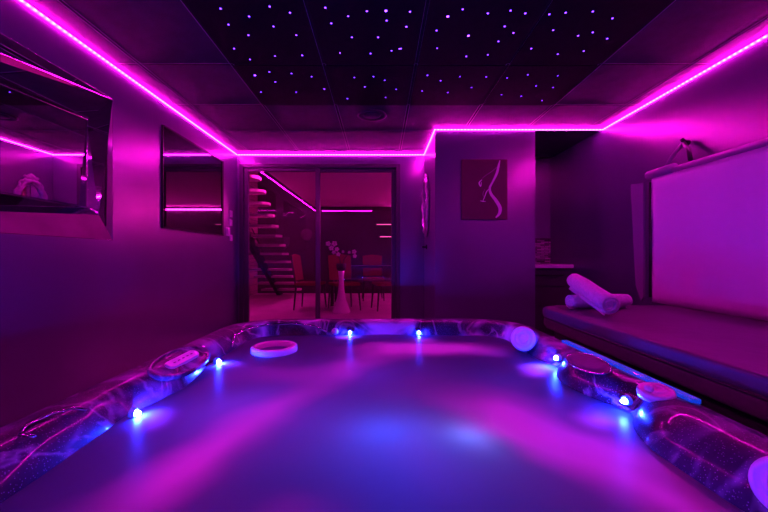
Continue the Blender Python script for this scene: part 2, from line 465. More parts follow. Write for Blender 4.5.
# round ceiling vent
t = thing('ceiling_vent', 'round flush ceiling vent between the star panels and the glass door', 'vent', (-.07, 3.05, ZC - .012))
lathe_m = Matrix.Translation((-.07, 3.05, ZC - .001)) @ Matrix.Scale(-1, 4, (0, 0, 1))
obj('vent_rim', lathe(bmesh.new(), [(.085, 0), (.125, 0), (.13, .006), (.115, .011), (.095, .009), (.085, 0)], 40, lathe_m), M['tile'], t, True)
obj('vent_disc', lathe(bmesh.new(), [(0, .012), (.06, .011), (.078, .004), (.078, 0), (0, 0)], 40, lathe_m), M['tile'], t, True)

# pink tapes along the top of the walls
def tape(bm, m, label):
    xs = [v.co.x for v in bm.verts]; ys = [v.co.y for v in bm.verts]
    cx_, cy_ = (min(xs) + max(xs)) / 2, (min(ys) + max(ys)) / 2
    t = thing('led_strip', label, 'led strip', (cx_, cy_, ZS - tw), 'pink led strips along the ceiling')
    obj('light_baffle', box(min(xs) - .0005, max(xs) + .0005, min(ys) - .0005, max(ys) + .0005, ZS + tw, ZS + tw + .002), M['griddark'], t)  # thin cap added over the tape to keep its light off the ceiling
    obj('light_tape', bm, m, t)
    return t
tw, td = .0042, .009
tape(box(XL, XL + td, YN, YB, ZS - tw, ZS + tw), M['strip_y'], 'glowing pink led strip running along the top of the left wall')
tape(box(XL + td, PX0 - td, YB - td, YB, ZS - tw, ZS + tw), M['strip_x'], 'glowing pink led strip above the glass sliding door')
tape(box(PX0 - td, PX0, YP, YB, ZS - tw, ZS + tw), M['strip_y'], 'short pink led strip on the side face of the partition, above the ornate mirror')
tape(box(PX0 - td, XR - td, YP - td, YP, ZS - tw, ZS + tw), M['strip_x'], 'glowing pink led strip across the partition front and the alcove')
tape(box(XR - td, XR, YN, YP, ZS - tw, ZS + tw), M['strip_y'], 'glowing pink led strip running along the top of the right wall')
tape(box(XL + td, -.2, YN, YN + td, ZS - tw, ZS + tw), M['strip_x'], 'pink led strip on the wall opposite the glass door')

# ------------------------------------------------------------------ sliding glass door
b = bmesh.new()
fy0, fy1 = YB - .01, YB + .11
bx(b, DX0, DX0 + .05, fy0, fy1, ZF, DZ, .004); bx(b, DX1 - .05, DX1, fy0, fy1, ZF, DZ, .004)
bx(b, DX0 + .05, DX1 - .05, fy0, fy1, DZ - .045, DZ, .004); bx(b, DX0 + .05, DX1 - .05, fy0, fy1, ZF, ZF + .04, .004)
fr = struct('door_1', b, M['frame'])
def leaf(x0, x1, y):
    q = .055
    b = bmesh.new()
    bx(b, x0, x0 + q, y, y + .035, ZF + .04, DZ - .045, .004); bx(b, x1 - q, x1, y, y + .035, ZF + .04, DZ - .045, .004)
    bx(b, x0 + q, x1 - q, y, y + .035, DZ - .085, DZ - .045, .004); bx(b, x0 + q, x1 - q, y, y + .035, ZF + .04, ZF + .1, .004)
    f = obj('sliding_leaf', b, M['frame'], fr)
    obj('glass_pane', box(x0 + q - .005, x1 - q + .005, y + .012, y + .024, ZF + .095, DZ - .08), M['glass'], f)
leaf(DX0 + .05, -.735, YB + .015)
leaf(-.80, DX1 - .05, YB + .06)

# ------------------------------------------------------------------ left wall: faceted mirror
Y0m, Y1m = .62, 2.25
def quad(bm, pts):
    bm.faces.new([bm.verts.new(p) for p in pts])
t = thing('faceted_mirror', 'large wall mirror with a wide faceted mirror-glass frame, nearest on the left wall', 'mirror', (XL, 1.4, .11))
# outer (on the wall), ridge (standing off), inner (at the pane)
O = [Vector((XL, Y0m, .11)), Vector((XL, Y1m, .11)), Vector((XL, Y1m, 1.03)), Vector((XL, Y0m, 1.03))]
Rg = [Vector((XL + .085, .70, .105 + .02)), Vector((XL + .082, 2.04, .249)), Vector((XL + .012, 2.235, 1.018)), Vector((XL + .07, .70, .79))]
I = [Vector((XL + .02, .85, .294)), Vector((XL + .02, 2.03, .294)), Vector((XL + .02, 2.03, .81)), Vector((XL + .02, .85, .81 - .06))]
names = ['lower', 'side', 'upper', 'side']
for k in range(4):
    j = (k + 1) % 4
    b = bmesh.new(); quad(b, [O[k], O[j], Rg[j], Rg[k]]); obj('outer_facet', b, M['mirrorfacet'], t)
    b = bmesh.new(); quad(b, [Rg[k], Rg[j], I[j], I[k]]); obj('inner_facet', b, M['mirrorfacet'], t)
b = bmesh.new()
prism(b, [(p.y, p.z) for p in I], lambda u, v, d: (d, u, v), XL + .001, XL + .02)
obj('mirror_pane', b, M['mirror'], t)
b = bmesh.new()
tube(b, I, .004, 6, closed=True); tube(b, Rg, .0012, 6, closed=True); tube(b, O, .0025, 6, closed=True)
obj('bead', b, M['chrome'], t)

# dark tinted mirror nearer the door
t = thing('tinted_mirror', 'dark tinted rectangular mirror on the left wall between the faceted mirror and the door', 'mirror', (XL, 3.28, .23))
mz0, mz1, my0, my1 = .232, 1.056, 2.749, 3.81
obj('mirror_pane', box(XL + .002, XL + .012, my0 + .012, my1 - .012, mz0 + .012, mz1 - .012), M['darkmirror'], t)
b = box(XL, XL + .014, my0 + .004, my0 + .012, mz0, mz1); bx(b, XL, XL + .02, my1 - .03, my1, mz0, mz1)
bx(b, XL, XL + .02, my0 + .012, my1 - .03, mz0, mz0 + .012); bx(b, XL, XL + .02, my0 + .012, my1 - .03, mz1 - .012, mz1)
obj('frame', b, M['blackmetal'], t)

# light switches
for (y, z, s, lab) in ((4.03, .505, .04, 'topmost of the small square wall switches beside the glass door'),
                       (4.03, .40, .04, 'small square wall switch second from the top beside the glass door'),
                       (3.95, .29, .052, 'large square wall switch, third down beside the glass door'),
                       (4.03, .225, .038, 'lowest small square wall switch beside the glass door')):
    t = thing('light_switch', lab, 'light switch', (XL, y, z - s), 'switches on the left wall')
    obj('plate', box(XL, XL + .008, y - s, y + s, z - s * .95, z + s * .95, .003), M['switch'], t)
    obj('rocker', box(XL + .007, XL + .013, y - s * .55, y + s * .55, z - s * .6, z + s * .6, .002), M['switch'], t)

# ------------------------------------------------------------------ ornate mirror and lever on the partition's side face
t = thing('ornate_mirror', 'oval mirror in a silver baroque frame on the side face of the partition', 'mirror', (PX0, 3.92, .2))
cy, cz, ry, rz = 3.93, .575, .165, .29
def oval(s, n, k=0, f=0, off=.02):
    return [(PX0 - off, cy + (ry * s + k * math.cos(f * a)) * math.cos(a), cz + (rz * s + k * math.cos(f * a)) * math.sin(a)) for a in [2 * math.pi * i / n for i in range(n)]]
obj('mirror_pane', prism(bmesh.new(), [(p[1], p[2]) for p in oval(.9, 40)], lambda u, v, d: (d, u, v), PX0 - .001, PX0 - .012), M['mirror'], t)
b = bmesh.new()
tube(b, oval(1.0, 64), [.024 + .006 * math.cos(10 * 2 * math.pi * i / 64) for i in range(64)], 8, closed=True)
tube(b, oval(1.13, 80, .012, 14), .011, 6, closed=True)
tube(b, oval(.88, 64, .005, 18, .026), .006, 6, closed=True)
for i in range(14):
    a = 2 * math.pi * i / 14 + .2
    blob(b, (PX0 - .025, cy + ry * 1.08 * math.cos(a), cz + rz * 1.08 * math.sin(a)), .014, .026, .018, 1)
obj('frame', b, M['silver'], t, True)
b = bmesh.new()
for k in range(-3, 4):
    a = R(90 + k * 17)
    p0 = Vector((PX0 - .02, cy, cz + rz * 1.05)); dr = Vector((0, math.cos(a), math.sin(a) * .8))
    tube(b, [p0, p0 + dr * .05, p0 + dr * (.09 - abs(k) * .008)], [.012, .018, .006], 8)
for s in (-1, 1):
    tube(b, [(PX0 - .02, cy + s * (.03 + .05 * u + .03 * math.sin(u * 5)), cz + rz * 1.06 + .03 * math.sin(u * 3.1)) for u in [i / 8 for i in range(9)]], [.014 - .001 * i for i in range(9)], 8)
obj('crest', b, M['silver'], t, True)
b = bmesh.new()
for k in range(-2, 3):
    a = R(-90 + k * 22)
    p0 = Vector((PX0 - .02, cy, cz - rz * 1.05)); dr = Vector((0, math.cos(a), math.sin(a)))
    tube(b, [p0, p0 + dr * .035, p0 + dr * .055], [.012, .014, .005], 8)
obj('foot_ornament', b, M['silver'], t, True)

t = thing('door_lever', 'small black lever handle under the ornate mirror on the partition side', 'handle', (PX0, 3.95, .08))
obj('rose', lathe(bmesh.new(), [(0, 0), (.026, 0), (.026, .01), (0, .01)], 20, orient((PX0, 3.98, .115), (-1, 0, 0))), M['black'], t)
b = bmesh.new(); tube(b, [(PX0 - .005, 3.98, .115), (PX0 - .05, 3.98, .115), (PX0 - .055, 3.97, .115), (PX0 - .055, 3.85, .113)], .011, 10)
obj('lever', b, M['black'], t, True)

# ------------------------------------------------------------------ picture on the partition front
t = thing('canvas_print', 'dark red canvas print with a pale curved line figure on the partition', 'picture', (1.02, YP, .36))
cx0, cx1, cz0, cz1 = .795, 1.24, .365, .95
yf = YP - .028
obj('canvas', box(cx0, cx1, yf, YP - .001, cz0, cz1, .003), M['canvas'], t)
def ribbon(pts, wd, m, nm='drawn_line', d=.0012):
    """flat painted stroke on the canvas; pts in 0..1 of the picture, widths in metres"""
    bm = bmesh.new(); L = []
    P = [Vector((cx0 + u * (cx1 - cx0), 0, cz0 + v * (cz1 - cz0))) for u, v in pts]
    # smooth by Catmull-Rom
    Q = []
    for i in range(len(P) - 1):
        p0, p1, p2, p3 = P[max(i - 1, 0)], P[i], P[i + 1], P[min(i + 2, len(P) - 1)]
        w0, w1 = wd[i], wd[i + 1]
        for k in range(6):
            s = k / 6
            Q.append((.5 * ((2 * p1) + (p2 - p0) * s + (2 * p0 - 5 * p1 + 4 * p2 - p3) * s * s + (3 * p1 - p0 - 3 * p2 + p3) * s ** 3), w0 + (w1 - w0) * s))
    Q.append((P[-1], wd[-1]))
    for i, (p, ww) in enumerate(Q):
        a = Q[max(i - 1, 0)][0]; c = Q[min(i + 1, len(Q) - 1)][0]
        tt = (c - a).normalized(); nn = Vector((tt.z, 0, -tt.x)) * ww / 2
        L.append([bm.verts.new(Vector((q.x, yy, q.z))) for q in (p - nn, p + nn) for yy in (yf - d, yf)])
    for A, B in zip(L, L[1:]):
        bm.faces.new((A[0], B[0], B[2], A[2])); bm.faces.new((A[1], A[3], B[3], B[1]))
        bm.faces.new((A[0], A[1], B[1], B[0])); bm.faces.new((A[2], B[2], B[3], A[3]))
    return obj(nm, bm, m, t)
ribbon([(.83, .98), (.80, .88), (.76, .76), (.67, .62), (.61, .52), (.64, .42), (.74, .32), (.83, .20), (.82, .10), (.74, .03)], [.008, .022, .024, .018, .022, .026, .032, .034, .028, .010], M['line'])
ribbon([(.78, .88), (.66, .80), (.54, .74), (.44, .68)], [.004, .005, .005, .003], M['line2'])
ribbon([(.44, .66), (.38, .61), (.41, .55), (.43, .62)], [.008, .014, .010, .004], M['line'])
ribbon([(.61, .52), (.54, .46), (.50, .38), (.46, .31)], [.006, .010, .008, .006], M['line'])
ribbon([(.40, .31), (.46, .30), (.52, .30)], [.004, .010, .004], M['line'])
ribbon([(.50, .50), (.46, .42), (.50, .34)], [.003, .005, .003], M['line2'])

# ------------------------------------------------------------------ alcove: wash counter with mosaic splashback
t = thing('vanity_cabinet', 'dark vanity cabinet with a drawer, standing in the alcove', 'cabinet', (1.85, 4.1, ZF))
obj('body', box(PX1 + .005, XR - .005, 3.93, YA - .005, ZF, -.125, .004), M['cabinet'], t)
dw = obj('drawer', box(PX1 + .03, XR - .03, 3.91, 3.93, -.33, -.15, .004), M['cabinet'], t)
obj('handle', box(1.72, 2.08, 3.895, 3.915, -.215, -.195, .003), M['black'], dw)
obj('cabinet_door', box(PX1 + .03, XR - .03, 3.91, 3.93, ZF + .08, -.34, .004), M['cabinet'], t)
tag(obj('counter_top', box(PX1 + .003, XR - .003, 3.88, YA - .003, -.125, -.085, .004), M['counter']), 'pale counter top on the dark vanity cabinet in the alcove', 'counter top')
tag(obj('splashback', box(PX1 + .003, XR - .003, YA - .014, YA - .001, -.085, .24), M['mosaic']), 'mosaic tile splashback above the alcove counter', 'splashback')

# ------------------------------------------------------------------ right side: bench, upright panel, strap, towels
ZB = -.335
t = thing('padded_bench', 'long dark vinyl padded bench between the hot tub and the right wall', 'bench', (1.6, 1.1, ZF))
def slab(x0, x1, y0, y1, z0, z1, rad, bev):
    bm = bmesh.new(); P = []
    for (cx_, cy_, a0) in ((x1 - .03, y1 - .03, 0), (x0 + rad, y1 - rad, 90), (x0 + .03, y0 + .03, 180), (x1 - .03, y0 + .03, 270)):
        rr_ = rad if a0 == 90 else .03
        for k in range(9):
            a = R(a0 + k * 90 / 8); P.append((cx_ + rr_ * math.cos(a), cy_ + rr_ * math.sin(a)))
    prism(bm, P, lambda u, v, d: (u, v, d), z0, z1)
    es = [e for e in bm.edges if abs(e.verts[0].co.z - e.verts[1].co.z) < 1e-6]
    bmesh.ops.bevel(bm, geom=es, offset=bev, segments=4, profile=.5, affect='EDGES')
    return bm
obj('upper_cushion', slab(1.08, 2.16, -.45, 2.40, ZB - .062, ZB, .14, .022), M['bench'], t, True)
obj('lower_cushion', slab(1.085, 2.165, -.45, 2.395, ZB - .128, ZB - .063, .14, .022), M['bench'], t, True)
b = bmesh.new(); ye = [(2.15, 2.395)] 
tube(b, [(1.079, -.4, ZB - .0625), (1.079, 2.25, ZB - .0625), (1.12, 2.355, ZB - .0625), (1.22, 2.40, ZB - .0625), (2.1, 2.40, ZB - .0625)], .006, 6)
obj('piping', b, M['benchbase'], t, True)
obj('base', box(1.16, 2.15, -.42, 2.30, ZF, ZB - .125, .01), M['benchbase'], t)

# upright white panel
t = thing('vinyl_panel', 'large white vinyl-covered panel standing upright along the right wall on the bench', 'panel', (2.0, 1.2, ZB))
pxp = 2.0
b = bmesh.new(); NY, NZ = 60, 20; y0, y1, z0, z1 = -.35, 2.565, ZB + .001, .583
fr_, bk_ = [], []
for i in range(NY + 1):
    A = []; B = []
    for j in range(NZ + 1):
        y = y0 + (y1 - y0) * i / NY; z = z0 + (z1 - z0) * j / NZ
        e = min((y - y0), (y1 - y), (z - z0) * 2, (z1 - z) * 2)
        ed = max(0, 1 - e / .05)
        bow = .010 * noise.noise(Vector((y * 1.3, z * 1.6, 3.0))) + .004 * noise.noise(Vector((y * 4, z * 5, 1.0)))
        A.append(b.verts.new((pxp + .02 * ed * ed + bow, y, z))); B.append(b.verts.new((pxp + .07, y, z)))
    fr_.append(A); bk_.append(B)
for i in range(NY):
    for j in range(NZ):
        b.faces.new((fr_[i][j], fr_[i + 1][j], fr_[i + 1][j + 1], fr_[i][j + 1])); b.faces.new((bk_[i][j], bk_[i][j + 1], bk_[i + 1][j + 1], bk_[i + 1][j]))
for i in range(NY):
    for j in (0, NZ): b.faces.new((fr_[i][j], bk_[i][j], bk_[i + 1][j], fr_[i + 1][j]))
for j in range(NZ):
    for i in (0, NY): b.faces.new((fr_[i][j], fr_[i][j + 1], bk_[i][j + 1], bk_[i][j]))
obj('padded_sheet', b, M['vinyl'], t, True)
b = bmesh.new(); tube(b, [(pxp + .035, -.35, .605), (pxp + .035, 1.2, .602), (pxp + .035, 2.50, .60)], .026, 12)
obj('top_roll', b, M['vinyledge'], t, True)
b = bmesh.new(); tube(b, [(pxp + .03, 2.38, .614), (pxp + .03, 2.60, .612)], .036, 12)
obj('roll_end_cap', b, M['vinyledge'], t, True)
b = bmesh.new()
prism(b, [(2.60, -.30), (2.60, .56), (2.69, .57), (2.765, .585), (2.73, .1), (2.70, -.22), (2.63, -.335)], lambda u, v, d: (d + (u - 2.6) * .15, u, v), 1.985, 2.0)
obj('end_flap', b, M['vinyledge'], t)
b = bmesh.new()
tube(b, [(pxp + .03, 2.585, -.3), (pxp + .03, 2.585, .56)], .014, 8)
obj('hinge_seam', b, M['benchbase'], t, True)

t = thing('hanging_strap', 'dark strap looped over a wall hook above the white vinyl panel', 'strap', (2.1, 2.3, .6))
b = bmesh.new()
hy, hz = 2.42, .80
tube(b, [(XR - .02, hy, hz), (XR - .05, hy, hz + .005), (XR - .07, hy, hz + .03)], [.02, .016, .012], 10)
obj('hook', b, M['black'], t, True)
b = bmesh.new()
tube(b, [(XR - .055, hy, hz), (XR - .10, hy + .035, .72), (pxp + .05, hy + .05, .648)], .013, 8)
obj('pale_strap', b, M['vinyledge'], t, True)
b = bmesh.new()
tube(b, [(XR - .055, hy, hz), (XR - .08, hy - .07, .73), (pxp + .06, hy - .13, .648)], .014, 8)
obj('dark_strap', b, M['black'], t, True)

# towels
def towel(p0, p1, r, label, turn=0.0):
    p0, p1 = Vector(p0), Vector(p1); ax = (p1 - p0); L = ax.length; ax.normalize()
    s = ax.cross(Vector((0, 0, 1))).normalized(); q = s.cross(ax)
    t = thing('rolled_towel', label, 'towel', (min(p0.x, p1.x) * .5 + max(p0.x, p1.x) * .5, (p0.y + p1.y) / 2, min(p0.z, p1.z) - r), 'rolled towels on the bench')
    # spiral cross-section with thickness
    turns = 3.4; n = 110; th = r / turns * .80
    prof = []
    for k in range(n + 1):
        a = turns * 2 * math.pi * k / n; rr_ = max(.004, r * (k / n) ** .9) if k else .004
        prof.append((rr_, a))
    bm = bmesh.new(); secs = []
    for i in range(13):
        f = i / 12; c = p0 + ax * L * f
        pinch = 1 - .06 * (abs(f - .5) * 2) ** 4
        A = []
        for side in (0, 1):
            for k in (range(n + 1) if side == 0 else range(n, -1, -1)):
                rr_, a = prof[k]; a += turn
                rad = rr_ * pinch - (th * 1.0 if side else 0)
                rad = max(rad, .001)
                wob = 1 + .05 * noise.noise(Vector((math.cos(a) * 2, math.sin(a) * 2, f * 5))) 
                tel = (.006 * math.sin(a * .5) if i in (0, 12) else 0)
                A.append(bm.verts.new(c + ax * tel + (s * math.cos(a) + q * math.sin(a) * .96) * rad * wob))
        secs.append(A)
    m_ = len(secs[0])
    for A, B in zip(secs, secs[1:]):
        for k in range(m_): bm.faces.new((A[k], A[(k + 1) % m_], B[(k + 1) % m_], B[k]))
    for A in (secs[0], secs[-1]):
        for k in range(n): bm.faces.new((A[k], A[k + 1], A[m_ - 2 - k], A[m_ - 1 - k]))
    obj('towel_roll', bm, M['towel'], t, True)
    # the hem lying on the outside
    bm = bmesh.new(); a = turns * 2 * math.pi + turn
    tube(bm, [p0 + ax * L * f + (s * math.cos(a) + q * math.sin(a)) * r * .985 for f in [i / 10 for i in range(11)]], .004, 6)
    obj('hem', bm, M['towel'], t, True)
towel((1.225, 2.22, ZB + .051), (1.63, 2.27, ZB + .051), .050, 'lower rolled white towel lying across the bench, partly under the other', 1.9)
towel((1.315, 2.34, -.160), (1.262, 1.89, ZB + .072), .064, 'upper rolled white towel resting slantwise over the other rolled towel', 2.6)

# ------------------------------------------------------------------ the hot tub
AX, BY, CX, CY, RAD = .940, 1.115, -.012, 1.255, .33
def contour(n_side=44, n_arc=16):
    P = []
    hx, hy = AX - RAD, BY - RAD
    corners = [(hx, hy, 0), (-hx, hy, 90), (-hx, -hy, 180), (hx, -hy, 270)]
    for ci, (qx, qy, a0) in enumerate(corners):
        for k in range(n_arc + 1):
            a = R(a0 + 90 * k / n_arc)
            P.append((CX + qx + RAD * math.cos(a), CY + qy + RAD * math.sin(a), math.cos(a), math.sin(a)))
        nx, ny, _ = corners[(ci + 1) % 4]
        a = R(a0 + 90); ex, ey = qx + RAD * math.cos(a), qy + RAD * math.sin(a); fx, fy = nx + RAD * math.cos(a), ny + RAD * math.sin(a)
        for k in range(1, n_side):
            s = k / n_side; P.append((CX + ex + (fx - ex) * s, CY + ey + (fy - ey) * s, math.cos(a), math.sin(a)))
    return P
CT = contour()
# bulges of the inner edge: (x, y, extra inset, reach)
BUL = [(-.78, 1.33, .040, .16), (.78, 1.35, .045, .13), (.77, .90, .055, .13), (.77, .70, .05, .14), (-.80, .72, .02, .2), (.0, 2.2, -.02, .16), (-.55, 2.1, .02, .14), (.52, 2.15, .035, .10),
       (.77, 1.57, -.04, .07), (.77, 1.11, -.045, .06), (-.75, 1.077, -.02, .07), (-.75, 1.61, -.02, .06)]
def bulge(x, y):
    return sum(a * math.exp(-((x - u) ** 2 + (y - v) ** 2) / (r * r)) for u, v, a, r in BUL)
ZW = -.50
PROF = [(.012, ZF), (.012, -.50), (0, -.475), (.0, -.445), (.006, -.428), (.018, -.420), (.036, -.418), (.048, -.4175), (.058, -.4175), (.068, -.418), (.085, -.420), (.105, -.424),
        (.122, -.437), (.137, -.458), (.150, -.480), (.160, -.497), (.170, -.52), (.20, -.60), (.24, -.72), (.29, -.80)]
def ring_pt(p, k):
    x, y, nx, ny = p; ins, z = PROF[k]
    ix, iy = x - nx * .15, y - ny * .15
    g = bulge(ix, iy); f = max(0, min(1, (ins - .05) / .09))
    ins2 = ins + g * f
    if .05 < ins < .16:
        z += .004 * math.sin(9 * math.atan2(y - CY, x - CX) + 1.2) * f * (1 - max(0, (ins - .12) / .04)) + g * .25
    return Vector((x - nx * ins2, y - ny * ins2, z))
b = bmesh.new(); rings = [[b.verts.new(ring_pt(p, k)) for p in CT] for k in range(len(PROF))]
n = len(CT)
for A, B in zip(rings, rings[1:]):
    for k in range(n): b.faces.new((A[k], A[(k + 1) % n], B[(k + 1) % n], B[k]))
b.faces.new(rings[-1])
spa = thing('hot_tub', 'large marbled dark acrylic hot tub full of frothing water in the middle of the room', 'hot tub', (CX, CY, ZF))
obj('shell', b, M['marble'], spa, True)
# water surface
b = bmesh.new(); edge = [ring_pt(p, 15) for p in CT]; W = []
for k in range(22):
    s = 1 - (k / 22) ** 1.0
    W.append([b.verts.new((CX + (p.x - CX) * s, CY + (p.y - CY) * s,
              ZW + .012 * noise.noise(Vector(((CX + (p.x - CX) * s) * 1.8, (CY + (p.y - CY) * s) * 1.8, 0))) * min(1, k / 3))) for p in edge])
for A, B in zip(W, W[1:]):
    for k in range(n): b.faces.new((A[k], A[(k + 1) % n], B[(k + 1) % n], B[k]))
cv = b.verts.new((CX, CY, ZW))
for k in range(n): b.faces.new((W[-1][k], W[-1][(k + 1) % n], cv))
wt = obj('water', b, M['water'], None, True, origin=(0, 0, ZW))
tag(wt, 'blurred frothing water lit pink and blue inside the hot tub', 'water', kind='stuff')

# spa lights
def spa_led(x, y, z, nx, ny, m='led', r=.0072, lab=None):
    ax = Vector((nx, ny, -.12)).normalized(); mt = orient((x, y, z), ax)
    h = obj('spa_light', lathe(bmesh.new(), [(0, -.012), (r * 2.2, -.012), (r * 2.2, .001), (r * 1.7, .004), (r * 1.15, .001), (0, .001)], 20, mt), M['bezel'], spa, True)
    obj('light_lens', lathe(bmesh.new(), [(r * 1.1, .001), (r * 1.1, .008), (r * .9, .013), (r * .5, .017), (0, .018)], 16, mt), M[m], h, True)
for (x, y, z, nx, ny, m) in ((-.765, 1.077, -.486, 1, .1, 'led'), (-.758, 1.61, -.486, 1, -.2, 'led'), (-.193, 2.222, -.486, 0, -1, 'led'), (.250, 2.222, -.486, 0, -1, 'led'),
                             (.806, 1.570, -.458, -1, -.25, 'led'), (.790, 1.110, -.462, -1, -.25, 'led'), (.850, .784, -.45, -1, -.2, 'ledweak'),
                             (-.42, .30, -.486, 0, 1, 'led'), (.09, .30, -.486, 0, 1, 'led')):
    spa_led(x, y, z, nx, ny, m)

# bare point lights added under the water to colour its surface
def under(x, y, depth, watt, color, size=.03):
    L = bpy.data.lights.new('added_water_light', 'POINT'); L.energy = watt; L.color = color; L.shadow_soft_size = size
    o = bpy.data.objects.new('added_water_light', L); COL.objects.link(o)
    o.location = (x, y, ZW - depth + H)
under(.255, .97, .070, POOL_BLUE * .020, (.20, .28, 1.0), .02)
under(.014, .98, .12, POOL_BLUE * .045, (.01, .11, 1.0))
under(.06, .80, .20, POOL_BLUE * .035, (.02, .04, 1.0))
under(-.42, 1.12, .20, POOL_BLUE * .075, (.24, .04, 1.0))
under(-.1, 1.5, .20, POOL_BLUE * .04, (.18, .03, 1.0))
under(.50, 1.35, .20, POOL_BLUE * .016, (.10, .04, 1.0))

# white ring cap in the far left corner
def annulus(bm, mt, r0, r1, h, n=40):
    return lathe(bm, [(r0, 0), (r0, h * .9), (r0 + .006, h), (r1 - .006, h), (r1, h * .9), (r1, 0), (r0, 0)], n, mt)
sk = obj('filter_ring', annulus(bmesh.new(), Matrix.Translation((-.56, 1.83, ZW - .02)), .088, .118, .052), M['cap'], spa, True, 'white ring standing out of the water')
# round knobs on the rim
def knob(loc, ax, r, name='rim_knob'):
    mt = orient(loc, ax)
    k = obj(name, lathe(bmesh.new(), [(0, -.012), (r * .96, -.012), (r, 0), (r * .97, .010), (r * .86, .014), (r * .80, .010), (r * .58, .011), (r * .55, .016), (r * .36, .017), (r * .32, .012), (0, .012)], 36, mt), M['cap'], spa, True, 'white ringed cap')
    return k
knob((.836, 1.045, -.412), (-.10, -.12, 1), .048)
obj('knob_pointer', lathe(bmesh.new(), [(0, 0), (.012, 0), (.012, .012), (.008, .016), (0, .016)], 16, Matrix.Translation((.812, 1.04, -.402))), M['cap'], spa, True)
# roll headrests with a white disc at the end
def roll_pillow(p0, p1, r):
    p0, p1 = Vector(p0), Vector(p1); ax = (p1 - p0).normalized(); bm = bmesh.new()
    L = (p1 - p0).length
    tube(bm, [p0 + ax * L * f for f in (0, .04, .3, .6, .9, 1)], [r * .93, r, r * 1.03, r, r * .8, r * .5], 24)
    o = obj('roll_headrest', bm, M['marble'], spa, True)
    obj('end_cap', lathe(bmesh.new(), [(0, .001), (r * .24, .010), (r * .30, .001), (r * .36, .001), (r * .42, .012), (r * .58, .012), (r * .62, .001), (r * .72, .012), (r * .9, .008), (r * .98, -.004)], 32, orient(p0, -ax)), M['cap'], o, True, 'white spiral disc')
roll_pillow((.745, 1.80, -.425), (.90, 1.97, -.50), .066)
roll_pillow((.740, .625, -.42), (.88, .70, -.48), .054)
obj('water_nozzle', blob(bmesh.new(), (-.285, 2.19, -.472), .022, .022, .022, 2), M['cap'], spa, True, 'small round white nozzle')
# oval headrests
def headrest(cx, cy, cz, ang, tilt, a, bb, h, m='cushion'):
    mt = Matrix.Translation((cx, cy, cz)) @ Matrix.Rotation(ang, 4, 'Z') @ Matrix.Rotation(tilt, 4, 'Y')
    bm = bmesh.new(); rings_ = []; nn = 40
    for f, z in ((1.06, -.012), (1.06, 0), (1.0, .006), (.96, .004), (.9, .006 + h * .5), (.7, h * .9), (.4, h), ):
        rings_.append([bm.verts.new(mt @ Vector((bb * f * math.cos(2 * math.pi * k / nn), a * f * math.sin(2 * math.pi * k / nn), z))) for k in range(nn)])
    for A, B in zip(rings_, rings_[1:]):
        for k in range(nn): bm.faces.new((A[k], A[(k + 1) % nn], B[(k + 1) % nn], B[k]))
    bm.faces.new(rings_[-1])
    o = obj('headrest', bm, M[m], spa, True, 'dark oval foam headrest')
    b2 = bmesh.new()
    tube(b2, [mt @ Vector((bb * 1.07 * math.cos(2 * math.pi * k / nn), a * 1.07 * math.sin(2 * math.pi * k / nn), .003)) for k in range(nn)], .004, 6, closed=True)
    obj('headrest_rim', b2, M['chrome'], o, True)
headrest(.812, 1.35, -.417, 0, -.34, .112, .046, .012)
# control panel on the left rim
mt = Matrix.Translation((-.815, 1.42, -.428)) @ Matrix.Rotation(.42, 4, 'Y')
b = bmesh.new(); nn = 48
rs_ = []
for f, z in ((1.12, -.01), (1.12, .004), (1.02, .009), (.96, .003), (.90, -.002), (.5, -.003)):
    rs_.append([b.verts.new(mt @ Vector((.066 * f * math.cos(2 * math.pi * k / nn), .17 * f * math.sin(2 * math.pi * k / nn), z))) for k in range(nn)])
for A, B in zip(rs_, rs_[1:]):
    for k in range(nn): b.faces.new((A[k], A[(k + 1) % nn], B[(k + 1) % nn], B[k]))
b.faces.new(rs_[-1])
cp = obj('control_panel', b, M['marble'], spa, True, 'oval recessed control panel')
b = bmesh.new(); P = []
for (yy, a0) in ((.085, 0), (-.085, 180)):
    for k in range(13):
        a = R(a0 + k * 15); P.append((.020 * math.cos(a), yy + .020 * math.sin(a)))
prism(b, P, lambda u, v, d: mt @ Vector((u, v, d)), -.002, .014)
bmesh.ops.bevel(b, geom=[e for e in b.edges if e.calc_length() > .15 or e.calc_length() < .012], offset=.002, segments=2, affect='EDGES')
obj('display_bar', b, M['cap'], cp, False, 'pale pill-shaped display')
b = bmesh.new()
for k in range(5): blob(b, mt @ Vector((0, -.06 + .03 * k, .0145)), .005, .009, .0012, 1)
obj('panel_button', b, M['black'], cp, True)
b = bmesh.new()
tube(b, [(-.80, 1.86, -.485), (-.815, 1.93, -.44), (-.79, 2.03, -.425), (-.70, 2.14, -.42), (-.56, 2.19, -.422), (-.42, 2.20, -.44), (-.34, 2.19, -.475)], .006, 8)
obj('corner_bead', b, M['chrome'], spa, True)
# bead left near
b = bmesh.new(); tube(b, [(-.80, .80, -.417), (-.835, .80, -.412), (-.86, .84, -.410), (-.86, .90, -.410), (-.835, .94, -.412), (-.80, .94, -.417)], .0035, 8)
obj('cup_holder_rim', b, M['chrome'], spa, True)
# long insert on the right rim, its glow standing in for blue reflection
b = bmesh.new()
bx(b, .893, .924, .99, 1.70, -.424, -.408, .004)
wi = obj('rim_insert', b, M['insert'], spa, False, 'long speckled rim strip with a painted blue glow')

